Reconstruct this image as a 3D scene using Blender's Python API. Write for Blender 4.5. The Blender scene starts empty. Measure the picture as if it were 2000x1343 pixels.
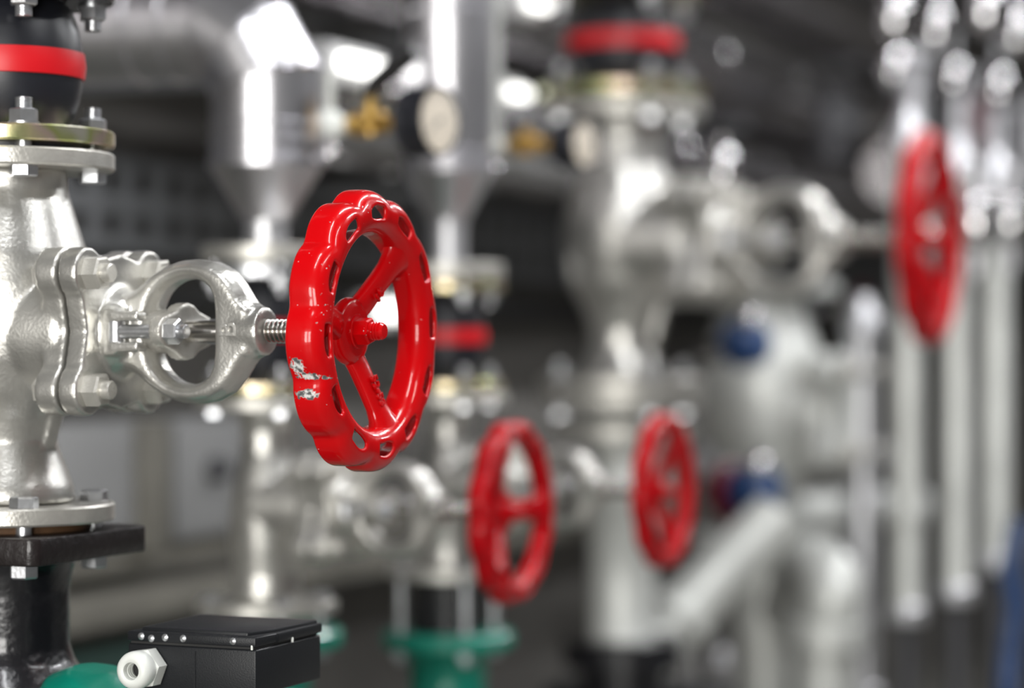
import bpy, bmesh, math, random
from mathutils import Vector, Matrix, noise
random.seed(7)
C = bpy.context.scene.collection
PI = math.pi
R = math.radians

# ------------------------------------------------------------------ camera
ZC = 1.30                                  # eye height
K = 36.0 / 2000.0 / 85.0                   # metres per pixel per metre of distance
cam_d = bpy.data.cameras.new('camera')
cam_d.lens = 85; cam_d.sensor_width = 36; cam_d.clip_start = .05; cam_d.clip_end = 60
cam_d.dof.use_dof = True
cam_d.dof.focus_distance = 1.70
cam_d.dof.aperture_fstop = 2.7
cam = bpy.data.objects.new('camera', cam_d); C.objects.link(cam)
cam.location = (0, 0, ZC); cam.rotation_euler = (PI/2, 0, 0)
bpy.context.scene.camera = cam
vs = bpy.context.scene.view_settings
vs.view_transform = 'Standard'; vs.look = 'None'; vs.exposure = 0.0; vs.gamma = 1.0
try: vs.use_curve_mapping = False
except Exception: pass

# room frame: U = way the valve stems point, V = way the rows of plant run
A = R(23)
U = Vector((math.cos(A), -math.sin(A), 0)); V = Vector((math.sin(A), math.cos(A), 0)); Z = Vector((0, 0, 1))
RZ = -A
def uv(u, v, z=0): return U*u + V*v + Z*z
def at(px, py, Y): return Vector(((px-1000)*Y*K, Y, ZC-(py-671.5)*Y*K))

# ------------------------------------------------------------------ world and big lights
w = bpy.data.worlds.new('World'); bpy.context.scene.world = w; w.use_nodes = True
w.node_tree.nodes['Background'].inputs[0].default_value = (.75, .8, .9, 1)
w.node_tree.nodes['Background'].inputs[1].default_value = .025

def area(name, loc, target, sx, sy, power, col=(1, 1, 1)):
    l = bpy.data.lights.new(name, 'AREA'); l.shape = 'RECTANGLE'; l.size = sx; l.size_y = sy
    l.energy = power; l.color = col
    o = bpy.data.objects.new(name, l); C.objects.link(o); o.location = loc
    d = (Vector(target)-Vector(loc)).normalized()
    o.rotation_euler = d.to_track_quat('-Z', 'Y').to_euler()
    return o
# daylight through the two windows in the wall behind the camera
WIN = [(1.35, -3.93, 1.50), (-.95, -3.93, 1.50)]
area('window_daylight', uv(*WIN[0]), uv(WIN[0][0], 0, 1.4), 1.7, 1.8, 180, (1, .985, .95))
area('window_daylight', uv(*WIN[1]), uv(WIN[1][0], 0, 1.4), 1.3, 1.8, 150, (1, .985, .95))
# tube lamps under the ceiling (fixtures are built below)
LAMPS = [(-.35, .6), (-.35, 2.6), (-.35, 4.6), (-.35, 6.8), (1.4, 1.6), (1.4, 4.2), (1.4, 7.0)]
for (u_, v_) in LAMPS:
    area('tube_lamp_light', uv(u_, v_, 3.13), uv(u_, v_, 0), .10, 1.35, 27 if v_ < 4 else 48, (.97, .98, 1))\
        .rotation_euler = (0, 0, RZ)

# ------------------------------------------------------------------ materials
def mat(name, col, metal=0., rough=.5, bump=0., bscale=200., var=0., vscale=20., coat=0., coatr=.1, spec=.5, emit=None, es=0., detail=3., rvar=0.):
    m = bpy.data.materials.new(name); m.use_nodes = True
    nt = m.node_tree; b = nt.nodes['Principled BSDF']
    b.inputs['Base Color'].default_value = (*col, 1)
    b.inputs['Metallic'].default_value = metal
    b.inputs['Roughness'].default_value = rough
    b.inputs['Coat Weight'].default_value = coat
    b.inputs['Coat Roughness'].default_value = coatr
    b.inputs['Specular IOR Level'].default_value = spec
    if emit:
        b.inputs['Emission Color'].default_value = (*emit, 1); b.inputs['Emission Strength'].default_value = es
    tc = nt.nodes.new('ShaderNodeTexCoord')
    if bump:
        n = nt.nodes.new('ShaderNodeTexNoise'); n.inputs['Scale'].default_value = bscale; n.inputs['Detail'].default_value = detail
        nt.links.new(tc.outputs['Object'], n.inputs['Vector'])
        bp = nt.nodes.new('ShaderNodeBump'); bp.inputs['Strength'].default_value = bump; bp.inputs['Distance'].default_value = .002
        nt.links.new(n.outputs['Fac'], bp.inputs['Height']); nt.links.new(bp.outputs['Normal'], b.inputs['Normal'])
    if var or rvar:
        n2 = nt.nodes.new('ShaderNodeTexNoise'); n2.inputs['Scale'].default_value = vscale; n2.inputs['Detail'].default_value = 5
        nt.links.new(tc.outputs['Object'], n2.inputs['Vector'])
        if var:
            mx = nt.nodes.new('ShaderNodeValToRGB')
            mx.color_ramp.elements[0].position = .35; mx.color_ramp.elements[1].position = .65
            mx.color_ramp.elements[0].color = (*[c*(1-var) for c in col], 1)
            mx.color_ramp.elements[1].color = (*[min(1, c*(1+var*.5)) for c in col], 1)
            nt.links.new(n2.outputs['Fac'], mx.inputs['Fac']); nt.links.new(mx.outputs['Color'], b.inputs['Base Color'])
        if rvar:
            mr = nt.nodes.new('ShaderNodeMapRange')
            mr.inputs['To Min'].default_value = max(0, rough-rvar); mr.inputs['To Max'].default_value = rough+rvar
            nt.links.new(n2.outputs['Fac'], mr.inputs['Value']); nt.links.new(mr.outputs['Result'], b.inputs['Roughness'])
    return m

M = {}
M['cast'] = mat('aluminium_paint_on_casting', (.60, .59, .555), .78, .30, .16, 420, .22, 22, rvar=.08)
M['castflange'] = mat('aluminium_paint_on_flange', (.60, .585, .54), .65, .37, .18, 420, .22, 30)
M['zinc'] = mat('zinc_plated_steel', (.62, .63, .65), .9, .28, .08, 300, .15, 60)
M['steel'] = mat('bright_stem_steel', (.52, .50, .47), 1., .22)
M['red_plain'] = mat('glossy_red_enamel', (.43, .001, .005), 0, .32, .12, 90, .12, 25, coat=.30, coatr=.03, spec=.12)
M['redband'] = mat('red_rubber_band', (.62, .004, .01), 0, .4, .05, 80)
M['rubber'] = mat('black_rubber', (.012, .013, .018), 0, .38, .1, 60, spec=.5)
M['blackiron'] = mat('black_painted_iron', (.008, .008, .010), 0, .26, .35, 150, coat=.3, spec=.5)
M['plastic'] = mat('black_plastic', (.009, .010, .012), 0, .42, .1, 900, spec=.35)
M['white'] = mat('white_nylon', (.74, .76, .72), 0, .35)
M['green'] = mat('green_pump_paint', (.0, .20, .135), 0, .35, .15, 150, .1, 20, coat=.3)
M['dgreen'] = mat('dark_green_paint', (.012, .035, .028), 0, .45)
M['brass'] = mat('brass', (.62, .40, .12), 1., .3, .05, 100, .2, 50)
M['copper'] = mat('reddish_brass', (.55, .28, .14), .9, .35)
M['chrome'] = mat('polished_pipe', (.80, .79, .80), 1., .14)
M['galv'] = mat('galvanized_pipe', (.66, .66, .68), .85, .38, .05, 100, .1, 15)
M['paleclad'] = mat('pale_grey_pipe_paint', (.66, .67, .64), .35, .40, .05, 60, .12, 8)
M['clad'] = mat('aluminium_cladding', (.72, .71, .74), 1., .30, .05, 14, .06, 6, rvar=.04)
M['darkclad'] = mat('dull_aluminium_cladding', (.58, .56, .57), 1., .21, .05, 10, .15, 4)
M['wall'] = mat('grey_plaster_wall', (.145, .138, .128), 0, .8, .2, 30, .25, 2)
M['ceil'] = mat('ceiling_concrete', (.12, .12, .12), 0, .9, .2, 20, .2, 2)
M['lightwall'] = mat('light_grey_wall_paint', (.20, .20, .20), 0, .9, .1, 20, .1, 2)
M['floor'] = mat('floor_concrete', (.16, .155, .14), 0, .6, .1, 20, .25, 3)
M['tray'] = mat('grey_tray_steel', (.20, .205, .215), .2, .5, var=.1)
M['panel'] = mat('grey_panel_paint', (.27, .27, .27), 0, .5, var=.1, vscale=4)
M['knob'] = mat('dark_knob', (.05, .05, .055), 0, .4)
M['beam'] = mat('beige_grey_paint', (.19, .18, .155), 0, .5, var=.2, vscale=6)
M['blue'] = mat('blue_paint', (.012, .045, .14), 0, .35, coat=.5)
M['darkred'] = mat('shade_darkened_red', (.09, .002, .010), 0, .35, coat=.4)  # shade on the small far wheels put into the red; the ring shares it
M['dial'] = mat('cream_dial', (.78, .68, .54), 0, .35, coat=.8, coatr=.04)
M['ink'] = mat('black_ink', (.01, .01, .01), 0, .5)
M['rust'] = mat('rusty_gasket', (.12, .06, .025), 0, .8, .2, 100, .4, 60)
M['glass'] = mat('clear_gauge_glass', (1, 1, 1), 0, .02); M['glass'].node_tree.nodes['Principled BSDF'].inputs['Alpha'].default_value = .10; M['glass'].node_tree.nodes['Principled BSDF'].inputs['Specular IOR Level'].default_value = 1.
M['rustiron'] = mat('black_iron_with_red_primer', (.012, .008, .008), 0, .36, .4, 150, .5, 14, coat=.2)
M['glow'] = mat('glint_glow', (.9, .9, .9), 0, .4, emit=(1, .99, .95), es=3.2)  # glow for the added blocks that stand for bright reflections
M['lampbody'] = mat('white_lamp_housing', (.6, .6, .6), 0, .4)

def zinc_yellow():
    m = mat('yellow_chromate_zinc', (.62, .52, .26), .85, .26, .05, 200)
    nt = m.node_tree; b = nt.nodes['Principled BSDF']
    tc = nt.nodes.new('ShaderNodeTexCoord'); n = nt.nodes.new('ShaderNodeTexNoise'); n.inputs['Scale'].default_value = 16
    n.inputs['Detail'].default_value = 2
    r = nt.nodes.new('ShaderNodeValToRGB'); e = r.color_ramp.elements
    e[0].position = .3; e[0].color = (.48, .45, .24, 1); e[1].position = .72; e[1].color = (.62, .60, .50, 1)
    for p, c in ((.42, (.24, .29, .12, 1)), (.5, (.60, .54, .30, 1)), (.58, (.62, .48, .42, 1)), (.64, (.42, .46, .16, 1))):
        x = e.new(p); x.color = c
    nt.links.new(tc.outputs['Object'], n.inputs['Vector']); nt.links.new(n.outputs['Fac'], r.inputs['Fac'])
    nt.links.new(r.outputs['Color'], b.inputs['Base Color'])
    return m
M['yellowzinc'] = zinc_yellow()

def red_chipped():
    """glossy red enamel knocked off in two patches on the rim, plus fine specks"""
    m = mat('chipped_red_enamel', (.56, .001, .003), 0, .3, 0, coat=.4, coatr=.035, spec=.15)
    nt = m.node_tree; b = nt.nodes['Principled BSDF']; L = nt.links.new; N = nt.nodes.new
    tc = N('ShaderNodeTexCoord')
    wob = N('ShaderNodeTexNoise'); wob.inputs['Scale'].default_value = 330; wob.inputs['Detail'].default_value = 4
    L(tc.outputs['Object'], wob.inputs['Vector'])
    def math_(op, a, bb):
        x = N('ShaderNodeMath'); x.operation = op
        for i, q in enumerate((a, bb)):
            if q is None: continue
            if isinstance(q, (int, float)): x.inputs[i].default_value = q
            else: L(q, x.inputs[i])
        return x.outputs[0]
    masks = []
    for (c, s) in (((-.0055, -.0945, -.0250), (.0055, .02, .0060)), ((.001, -.0935, -.0315), (.0085, .02, .0020)),
                   ((-.0010, -.0880, -.0435), (.0085, .02, .0032)), ((.0105, -.088, -.0325), (.002, .02, .0008))):
        sb = N('ShaderNodeVectorMath'); sb.operation = 'SUBTRACT'; sb.inputs[1].default_value = c
        dv = N('ShaderNodeVectorMath'); dv.operation = 'DIVIDE'; dv.inputs[1].default_value = s
        ln = N('ShaderNodeVectorMath'); ln.operation = 'LENGTH'
        L(tc.outputs['Object'], sb.inputs[0]); L(sb.outputs[0], dv.inputs[0]); L(dv.outputs[0], ln.inputs[0])
        d = math_('ADD', ln.outputs['Value'], math_('MULTIPLY', math_('SUBTRACT', wob.outputs['Fac'], .5), 3.4))
        masks.append(d)
    d = masks[0]
    for q in masks[1:]: d = math_('MINIMUM', d, q)
    patch = N('ShaderNodeMapRange'); patch.inputs['From Min'].default_value = 1.0; patch.inputs['From Max'].default_value = .9
    L(d, patch.inputs['Value'])
    # specks
    sp = N('ShaderNodeTexNoise'); sp.inputs['Scale'].default_value = 420; sp.inputs['Detail'].default_value = 2
    L(tc.outputs['Object'], sp.inputs['Vector'])
    sp2 = N('ShaderNodeTexNoise'); sp2.inputs['Scale'].default_value = 38; sp2.inputs['Detail'].default_value = 1
    L(tc.outputs['Object'], sp2.inputs['Vector'])
    s1 = math_('ADD', sp.outputs['Fac'], math_('MULTIPLY', sp2.outputs['Fac'], .55))
    speck = N('ShaderNodeMapRange'); speck.inputs['From Min'].default_value = 1.065; speck.inputs['From Max'].default_value = 1.09
    L(s1, speck.inputs['Value'])
    allm = math_('MAXIMUM', patch.outputs['Result'], speck.outputs['Result'])
    grey = N('ShaderNodeValToRGB'); grey.color_ramp.elements[0].position = .40; grey.color_ramp.elements[0].color = (.10, .10, .10, 1)
    grey.color_ramp.elements[1].position = .52; grey.color_ramp.elements[1].color = (.70, .70, .68, 1)
    L(wob.outputs['Fac'], grey.inputs['Fac'])
    mx = N('ShaderNodeMix'); mx.data_type = 'RGBA'
    L(allm, mx.inputs['Factor']); mx.inputs['A'].default_value = (.56, .001, .003, 1); L(grey.outputs['Color'], mx.inputs['B'])
    L(mx.outputs['Result'], b.inputs['Base Color'])
    rr = N('ShaderNodeMapRange'); rr.inputs['To Min'].default_value = .24; rr.inputs['To Max'].default_value = .55
    L(allm, rr.inputs['Value']); L(rr.outputs['Result'], b.inputs['Roughness'])
    L(math_('SUBTRACT', .45, math_('MULTIPLY', allm, .45)), b.inputs['Coat Weight'])
    # bump: gentle casting waviness plus sunk chips
    wv = N('ShaderNodeTexNoise'); wv.inputs['Scale'].default_value = 70; wv.inputs['Detail'].default_value = 3
    L(tc.outputs['Object'], wv.inputs['Vector'])
    bp = N('ShaderNodeBump'); bp.inputs['Strength'].default_value = .35; bp.inputs['Distance'].default_value = .0012
    L(math_('SUBTRACT', wv.outputs['Fac'], math_('MULTIPLY', allm, .35)), bp.inputs['Height'])
    L(bp.outputs['Normal'], b.inputs['Normal'])
    return m
M['red_chip'] = red_chipped()

# ------------------------------------------------------------------ mesh helpers
def frame(d):
    d = Vector(d).normalized()
    h = Vector((0, 0, 1)) if abs(d.z) < .9 else Vector((1, 0, 0))
    a = d.cross(h).normalized(); b = d.cross(a).normalized()
    return d, a, b
def loft(bm, rings, cap=True, closed=True):
    rv = [[bm.verts.new(p) for p in r] for r in rings]
    n = len(rv[0])
    for i in range(len(rv)-1):
        for j in range(n if closed else n-1):
            k = (j+1) % n
            bm.faces.new((rv[i][j], rv[i][k], rv[i+1][k], rv[i+1][j]))
    if cap:
        for r in (rv[0], rv[-1]):
            try: bm.faces.new(r)
            except Exception: pass
    return rv
def lathe(bm, prof, o=(0, 0, 0), axis=(0, 0, 1), segs=48, cap=True):
    """prof: (radius, distance along axis)"""
    o = Vector(o); d, a, b = frame(axis)
    rings = [[o + d*t + (a*math.cos(2*PI*k/segs) + b*math.sin(2*PI*k/segs))*max(r, 1e-5) for k in range(segs)] for r, t in prof]
    return loft(bm, rings, cap)
def cyl(bm, p0, p1, r0, r1=None, segs=32, bev=0.):
    p0 = Vector(p0); p1 = Vector(p1); r1 = r0 if r1 is None else r1; L = (p1-p0).length
    if bev: prof = [(r0-bev, 0), (r0, bev), (r1, L-bev), (r1-bev, L)]
    else: prof = [(r0, 0), (r1, L)]
    lathe(bm, prof, p0, p1-p0, segs)
def ring_band(bm, c, axis, r_in, r_out, h, bev=.001, segs=64):
    """a flat ring (flange) with a hole"""
    prof = [(r_in, 0), (r_out-bev, 0), (r_out, bev), (r_out, h-bev), (r_out-bev, h), (r_in, h), (r_in, 0)]
    lathe(bm, prof, c, axis, segs, cap=False)
def hexa(bm, c, axis, af, h, rot=0., ch=.12):
    """hexagon nut or head with chamfered end"""
    d, a, b = frame(axis); c = Vector(c); r = af/2/math.cos(PI/6)
    rings = []
    for t, s in ((0, 1.), (h*(1-ch), 1.), (h, .88)):
        rings.append([c + d*t + (a*math.cos(rot+PI/3*k)+b*math.sin(rot+PI/3*k))*r*s for k in range(6)])
    loft(bm, rings)
def box(bm, c, sx, sy, sz, ax=None):
    ax = ax or (Vector((1, 0, 0)), Vector((0, 1, 0)), Vector((0, 0, 1))); c = Vector(c)
    v = [bm.verts.new(c + ax[0]*sx/2*i + ax[1]*sy/2*j + ax[2]*sz/2*k) for i in (-1, 1) for j in (-1, 1) for k in (-1, 1)]
    for f in ((0, 1, 3, 2), (4, 6, 7, 5), (0, 4, 5, 1), (2, 3, 7, 6), (0, 2, 6, 4), (1, 5, 7, 3)):
        bm.faces.new([v[i] for i in f])
def tube(bm, pts, r, segs=20, cap=True):
    pts = [Vector(p) for p in pts]; rings = []; d0, a, b = frame(pts[1]-pts[0])
    for i, p in enumerate(pts):
        t = (pts[min(i+1, len(pts)-1)]-pts[max(i-1, 0)]).normalized()
        a = (a - t*a.dot(t)).normalized(); b = t.cross(a)
        rr = r[i] if isinstance(r, (list, tuple)) else r
        rings.append([p + (a*math.cos(2*PI*k/segs)+b*math.sin(2*PI*k/segs))*rr for k in range(segs)])
    loft(bm, rings, cap)
def smooth_path(pts, n=8):
    """Catmull-Rom through pts"""
    P = [Vector(p) for p in pts]; P = [P[0]*2-P[1]] + P + [P[-1]*2-P[-2]]; out = []
    for i in range(1, len(P)-2):
        for k in range(n):
            t = k/n
            out.append(.5*((2*P[i]) + (P[i+1]-P[i-1])*t + (2*P[i-1]-5*P[i]+4*P[i+1]-P[i+2])*t*t + (3*P[i]-P[i-1]-3*P[i+1]+P[i+2])*t**3))
    out.append(P[-2]); return out
def extrude_poly(bm, outline, to3, h0, h1, hole=None):
    """outline (and hole with as many points) in 2D; to3(x,y,h) -> point"""
    if hole is None:
        loft(bm, [[to3(x, y, h0) for x, y in outline], [to3(x, y, h1) for x, y in outline]])
    else:
        a = [bm.verts.new(to3(x, y, h0)) for x, y in outline]; b = [bm.verts.new(to3(x, y, h1)) for x, y in outline]
        c = [bm.verts.new(to3(x, y, h0)) for x, y in hole]; d = [bm.verts.new(to3(x, y, h1)) for x, y in hole]
        n = len(a)
        for i in range(n):
            j = (i+1) % n
            for q in ((a[i], a[j], b[j], b[i]), (c[j], c[i], d[i], d[j]), (a[j], a[i], c[i], c[j]), (b[i], b[j], d[j], d[i])):
                bm.faces.new(q)
def finish(bm, name, angle=38, weld=True):
    if weld: bmesh.ops.remove_doubles(bm, verts=bm.verts, dist=1e-6)
    bmesh.ops.recalc_face_normals(bm, faces=bm.faces)
    me = bpy.data.meshes.new(name); bm.to_mesh(me); bm.free()
    for p in me.polygons: p.use_smooth = True
    me.set_sharp_from_angle(angle=R(angle))
    return me
def obj(name, bm, m, parent=None, loc=None, angle=38):
    me = bm if isinstance(bm, bpy.types.Mesh) else finish(bm, name, angle)
    if not me.materials: me.materials.append(m)
    o = bpy.data.objects.new(name, me); C.objects.link(o)
    if parent: o.parent = parent
    if loc is not None: o.location = loc
    return o
def tag(o, label, cat, group=None, kind=None):
    if kind != 'structure': o['label'] = label; o['category'] = cat
    if group: o['group'] = group
    if kind: o['kind'] = kind
    return o
def thing(name, label, cat, loc=(0, 0, 0), rz=RZ, group=None, scale=1.):
    o = bpy.data.objects.new(name, None); C.objects.link(o); o.empty_display_size = .05
    o.location = loc; o.rotation_euler = (0, 0, rz); o.scale = (scale,)*3
    return tag(o, label, cat, group)
def bake(bm, name, voxel=.002, sm=6, fac=.5, sub=0):
    """fuse overlapping solids into one cast skin"""
    bmesh.ops.recalc_face_normals(bm, faces=bm.faces)
    me = bpy.data.meshes.new(name); bm.to_mesh(me); bm.free()
    o = bpy.data.objects.new('tmp', me); C.objects.link(o)
    m1 = o.modifiers.new('r', 'REMESH'); m1.mode = 'VOXEL'; m1.voxel_size = voxel; m1.use_smooth_shade = True
    m2 = o.modifiers.new('s', 'SMOOTH'); m2.iterations = sm; m2.factor = fac
    dg = bpy.context.evaluated_depsgraph_get(); dg.update()
    out = bpy.data.meshes.new_from_object(o.evaluated_get(dg)); out.name = name
    bpy.data.objects.remove(o); bpy.data.meshes.remove(me)
    for p in out.polygons: p.use_smooth = True
    return out
def bevelled(bm, name, w=.0015, seg=2):
    bmesh.ops.recalc_face_normals(bm, faces=bm.faces)
    es = [e for e in bm.edges if len(e.link_faces) == 2 and e.calc_face_angle(0) > R(35)]
    bmesh.ops.bevel(bm, geom=es, offset=w, segments=seg, affect='EDGES', profile=.5)
    return finish(bm, name)

def copy_thing(root, loc, rz=None, label=None, group=None, scale=None):
    r = root.copy(); C.objects.link(r); r.location = loc
    if rz is not None: r.rotation_euler = (0, 0, rz)
    if scale: r.scale = (scale,)*3
    if label: r['label'] = label
    if group: r['group'] = group
    for ch in list(root.children):
        c = ch.copy(); C.objects.link(c); c.parent = r
        for g in ch.children:
            d = g.copy(); C.objects.link(d); d.parent = c
    return r

# ------------------------------------------------------------------ room shell
def upoint(px, py, u):
    """point of the picture ray that lies in the plane U = u"""
    d = at(px, py, 1.0)-Vector((0, 0, ZC)); s = u/d.dot(U); return Vector((0, 0, ZC))+d*s
def slab(name, c, su, sv, sz, m):
    bm = bmesh.new(); box(bm, (0, 0, 0), su, sv, sz)
    o = obj(name, bm, m); o.location = c; o.rotation_euler = (0, 0, RZ); o['kind'] = 'structure'; return o
U0, U1, V0, V1, H = -2.25, 3.4, -4.0, 11.5, 3.3
slab('floor', uv((U0+U1)/2, (V0+V1)/2, -.05), U1-U0+.4, V1-V0+.4, .1, M['floor'])
slab('ceiling', uv((U0+U1)/2, (V0+V1)/2, H+.05), U1-U0+.4, V1-V0+.4, .1, M['ceil'])
slab('wall_left', uv(U0-.1, (V0+V1)/2, H/2), .2, V1-V0+.4, H, M['wall'])
slab('wall_right', uv(U1+.1, (V0+V1)/2, H/2), .2, V1-V0+.4, H, M['ceil'])
slab('wall_back', uv((U0+U1)/2, V1+.1, H/2), U1-U0, .2, H, M['wall'])
slab('wall_front', uv((U0+U1)/2, V0-.1, H/2), U1-U0, .2, H, M['lightwall'])
for i, ((u_, v_, z_), ww) in enumerate(zip(WIN, (1.7, 1.3))):
    bm = bmesh.new()
    for s in (-1, 1):
        box(bm, (s*(ww/2+.04), 0, 0), .08, .1, 1.96); box(bm, (0, 0, s*.94), ww, .1, .08)
    box(bm, (0, .02, .3), ww, .03, .05)
    o = obj('window_%d' % (i+1), bm, M['lampbody']); o.location = uv(u_, V0+.05, z_); o.rotation_euler = (0, 0, RZ); o['kind'] = 'structure'

# ------------------------------------------------------------------ small hardware meshes (shared)
def flange_bolt_mesh(z_nut, z_head, proj, r=.0062, af=.019, up=1):
    """stud through a flange pair: nut at z_nut (outwards up), head at z_head"""
    bm = bmesh.new(); u = Z*up
    cyl(bm, (0, 0, z_head), (0, 0, z_nut + up*(.011+proj)), r, r, 16)
    # thread ridges on the free end
    for k in range(int(proj/.0018)):
        z = z_nut + up*(.0115+k*.0018)
        lathe(bm, [(r*.9, 0), (r*1.10, .0007), (r*.9, .0014)], (0, 0, z), u, 16, False)
    lathe(bm, [(af*.62, 0), (af*.62, .0018)], (0, 0, z_nut), u, 24)
    hexa(bm, (0, 0, z_nut+up*.0018), u, af, .010, rot=.35)
    hexa(bm, (0, 0, z_head), -u, af, .008, rot=.2)
    return finish(bm, 'flange_bolt', 25)

# ------------------------------------------------------------------ handwheel
def rim_mesh(rm=.0848, ar=.0148, axx=.0130):
    bm = bmesh.new(); NT = 120
    phis = [-60, -40, -20, 0, 15, 30, 45, 58, 72, 90, 108, 122, 135, 150, 165, 180, 200, 220]
    grid = []
    for i in range(NT):
        th = 360*i/NT
        dl = (th - 5) % 30; dl = min(dl, 30-dl)                      # degrees from lobe middle
        lobe = math.sqrt(abs(math.cos(R(6*dl))))
        row = []
        for p in phis:
            if p in (72, 108):                                        # rounded slot outline
                sg = -1 if p == 72 else 1
                dd = abs(((th - 5 + 15) % 30) - 15)
                p = 90 + sg*(15.5 if dd < 4 else 13 if dd < 6 else 5.5 if dd < 7.6 else 15)
            c = math.cos(R(p)); s = math.sin(R(p))
            if p < 0: rr = rm+ar; x = axx*p/60*1.02
            elif p > 180: rr = rm-ar; x = axx*(180-p)/40*.8
            else: rr = rm + ar*math.copysign(abs(c)**.85, c); x = axx*abs(s)**.9
            wgt = max(0, c if p >= 0 else 1.)**.8
            rr += (lobe-.74)*.0080*wgt
            if p > 100: rr += 0
            # slot edges dip a little
            row.append(bm.verts.new((x, rr*math.cos(R(th)), rr*math.sin(R(th)))))
        grid.append(row)
    for i in range(NT):
        k = (i+1) % NT; mid = (360*(i+.5)/NT - 5) % 30; mid = min(mid, 30-mid)
        for j in range(len(phis)-1):
            if mid < 7.4 and phis[j] in (72, 90): continue                # the slots
            bm.faces.new((grid[i][j], grid[k][j], grid[k][j+1], grid[i][j+1]))
    bmesh.ops.recalc_face_normals(bm, faces=bm.faces)
    me = bpy.data.meshes.new('handwheel'); bm.to_mesh(me); bm.free()
    o = bpy.data.objects.new('tmp', me); C.objects.link(o)
    so = o.modifiers.new('so', 'SOLIDIFY'); so.thickness = .0034; so.offset = -1
    # make sure the shell grows inwards
    su = o.modifiers.new('su', 'SUBSURF'); su.levels = 2; su.render_levels = 2
    dg = bpy.context.evaluated_depsgraph_get(); dg.update()
    out = bpy.data.meshes.new_from_object(o.evaluated_get(dg)); out.name = 'handwheel'
    bpy.data.objects.remove(o); bpy.data.meshes.remove(me)
    for p in out.polygons: p.use_smooth = True
    return out
RIM = rim_mesh(); RIM_THIN = rim_mesh(.0890, .0108, .0095); RIM_MID = rim_mesh(.0880, .0118, .0108)
def spoke_mesh():
    bm = bmesh.new()
    st = [(.008, -.0160, .0085, .0055), (.018, -.0145, .0085, .0055), (.028, -.011, .0082, .0056), (.045, -.0065, .0078, .0056),
          (.058, -.003, .0082, .0056), (.066, -.001, .0100, .0062), (.0725, .000, .0140, .0075), (.0765, .000, .017, .009)]
    rings = []
    for r, x, w, t in st:
        rings.append([(x + t*math.copysign(abs(math.sin(2*PI*k/24))**.85, math.sin(2*PI*k/24)), w*math.copysign(abs(math.cos(2*PI*k/24))**.8, math.cos(2*PI*k/24)), r) for k in range(24)])
    loft(bm, rings)
    bmesh.ops.remove_doubles(bm, verts=bm.verts, dist=1e-6)
    bmesh.ops.subdivide_edges(bm, edges=[], cuts=0)
    return finish(bm, 'spoke', 60)     # spoke runs along +Z
SPOKE = spoke_mesh()
def hub_mesh():
    bm = bmesh.new()
    lathe(bm, [(.0135, -.031), (.0155, -.030), (.0155, -.024), (.0205, -.0215), (.0240, -.0185), (.0250, -.0150), (.0235, -.0100), (.0175, -.0082), (.006, -.0080)], (0, 0, 0), (1, 0, 0), 48)
    bmesh.ops.remove_doubles(bm, verts=bm.verts, dist=1e-6)
    return bake(bm, 'hub', .0012, 3)
HUB = hub_mesh()
def nut_mesh():
    bm = bmesh.new()
    lathe(bm, [(.0122, 0), (.0125, .0006), (.0125, .0018), (.012, .0024)], (-.0092, 0, 0), (1, 0, 0), 32)
    hexa(bm, (-.0068, 0, 0), (1, 0, 0), .0175, .0098, rot=.25)
    lathe(bm, [(.0062, 0), (.0062, .0085), (.0050, .0105), (.001, .0108)], (.0030, 0, 0), (1, 0, 0), 24)
    for k in range(3):
        lathe(bm, [(.0060, 0), (.0067, .0009), (.0060, .0018)], (.0035+k*.0022, 0, 0), (1, 0, 0), 24, False)
    return finish(bm, 'hub_nut', 25)
NUT = nut_mesh()
for me in (HUB, SPOKE, NUT): pass

def text_mesh(name, body, size, depth):
    cu = bpy.data.curves.new(name, 'FONT'); cu.body = body; cu.size = size; cu.extrude = depth; cu.bevel_depth = depth*.35; cu.bevel_resolution = 1
    cu.align_x = 'CENTER'; cu.align_y = 'CENTER'; cu.resolution_u = 3
    o = bpy.data.objects.new('tmp', cu); C.objects.link(o)
    dg = bpy.context.evaluated_depsgraph_get(); dg.update()
    me = bpy.data.meshes.new_from_object(o.evaluated_get(dg)); me.name = name
    bpy.data.objects.remove(o); bpy.data.curves.remove(cu)
    return me

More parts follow.
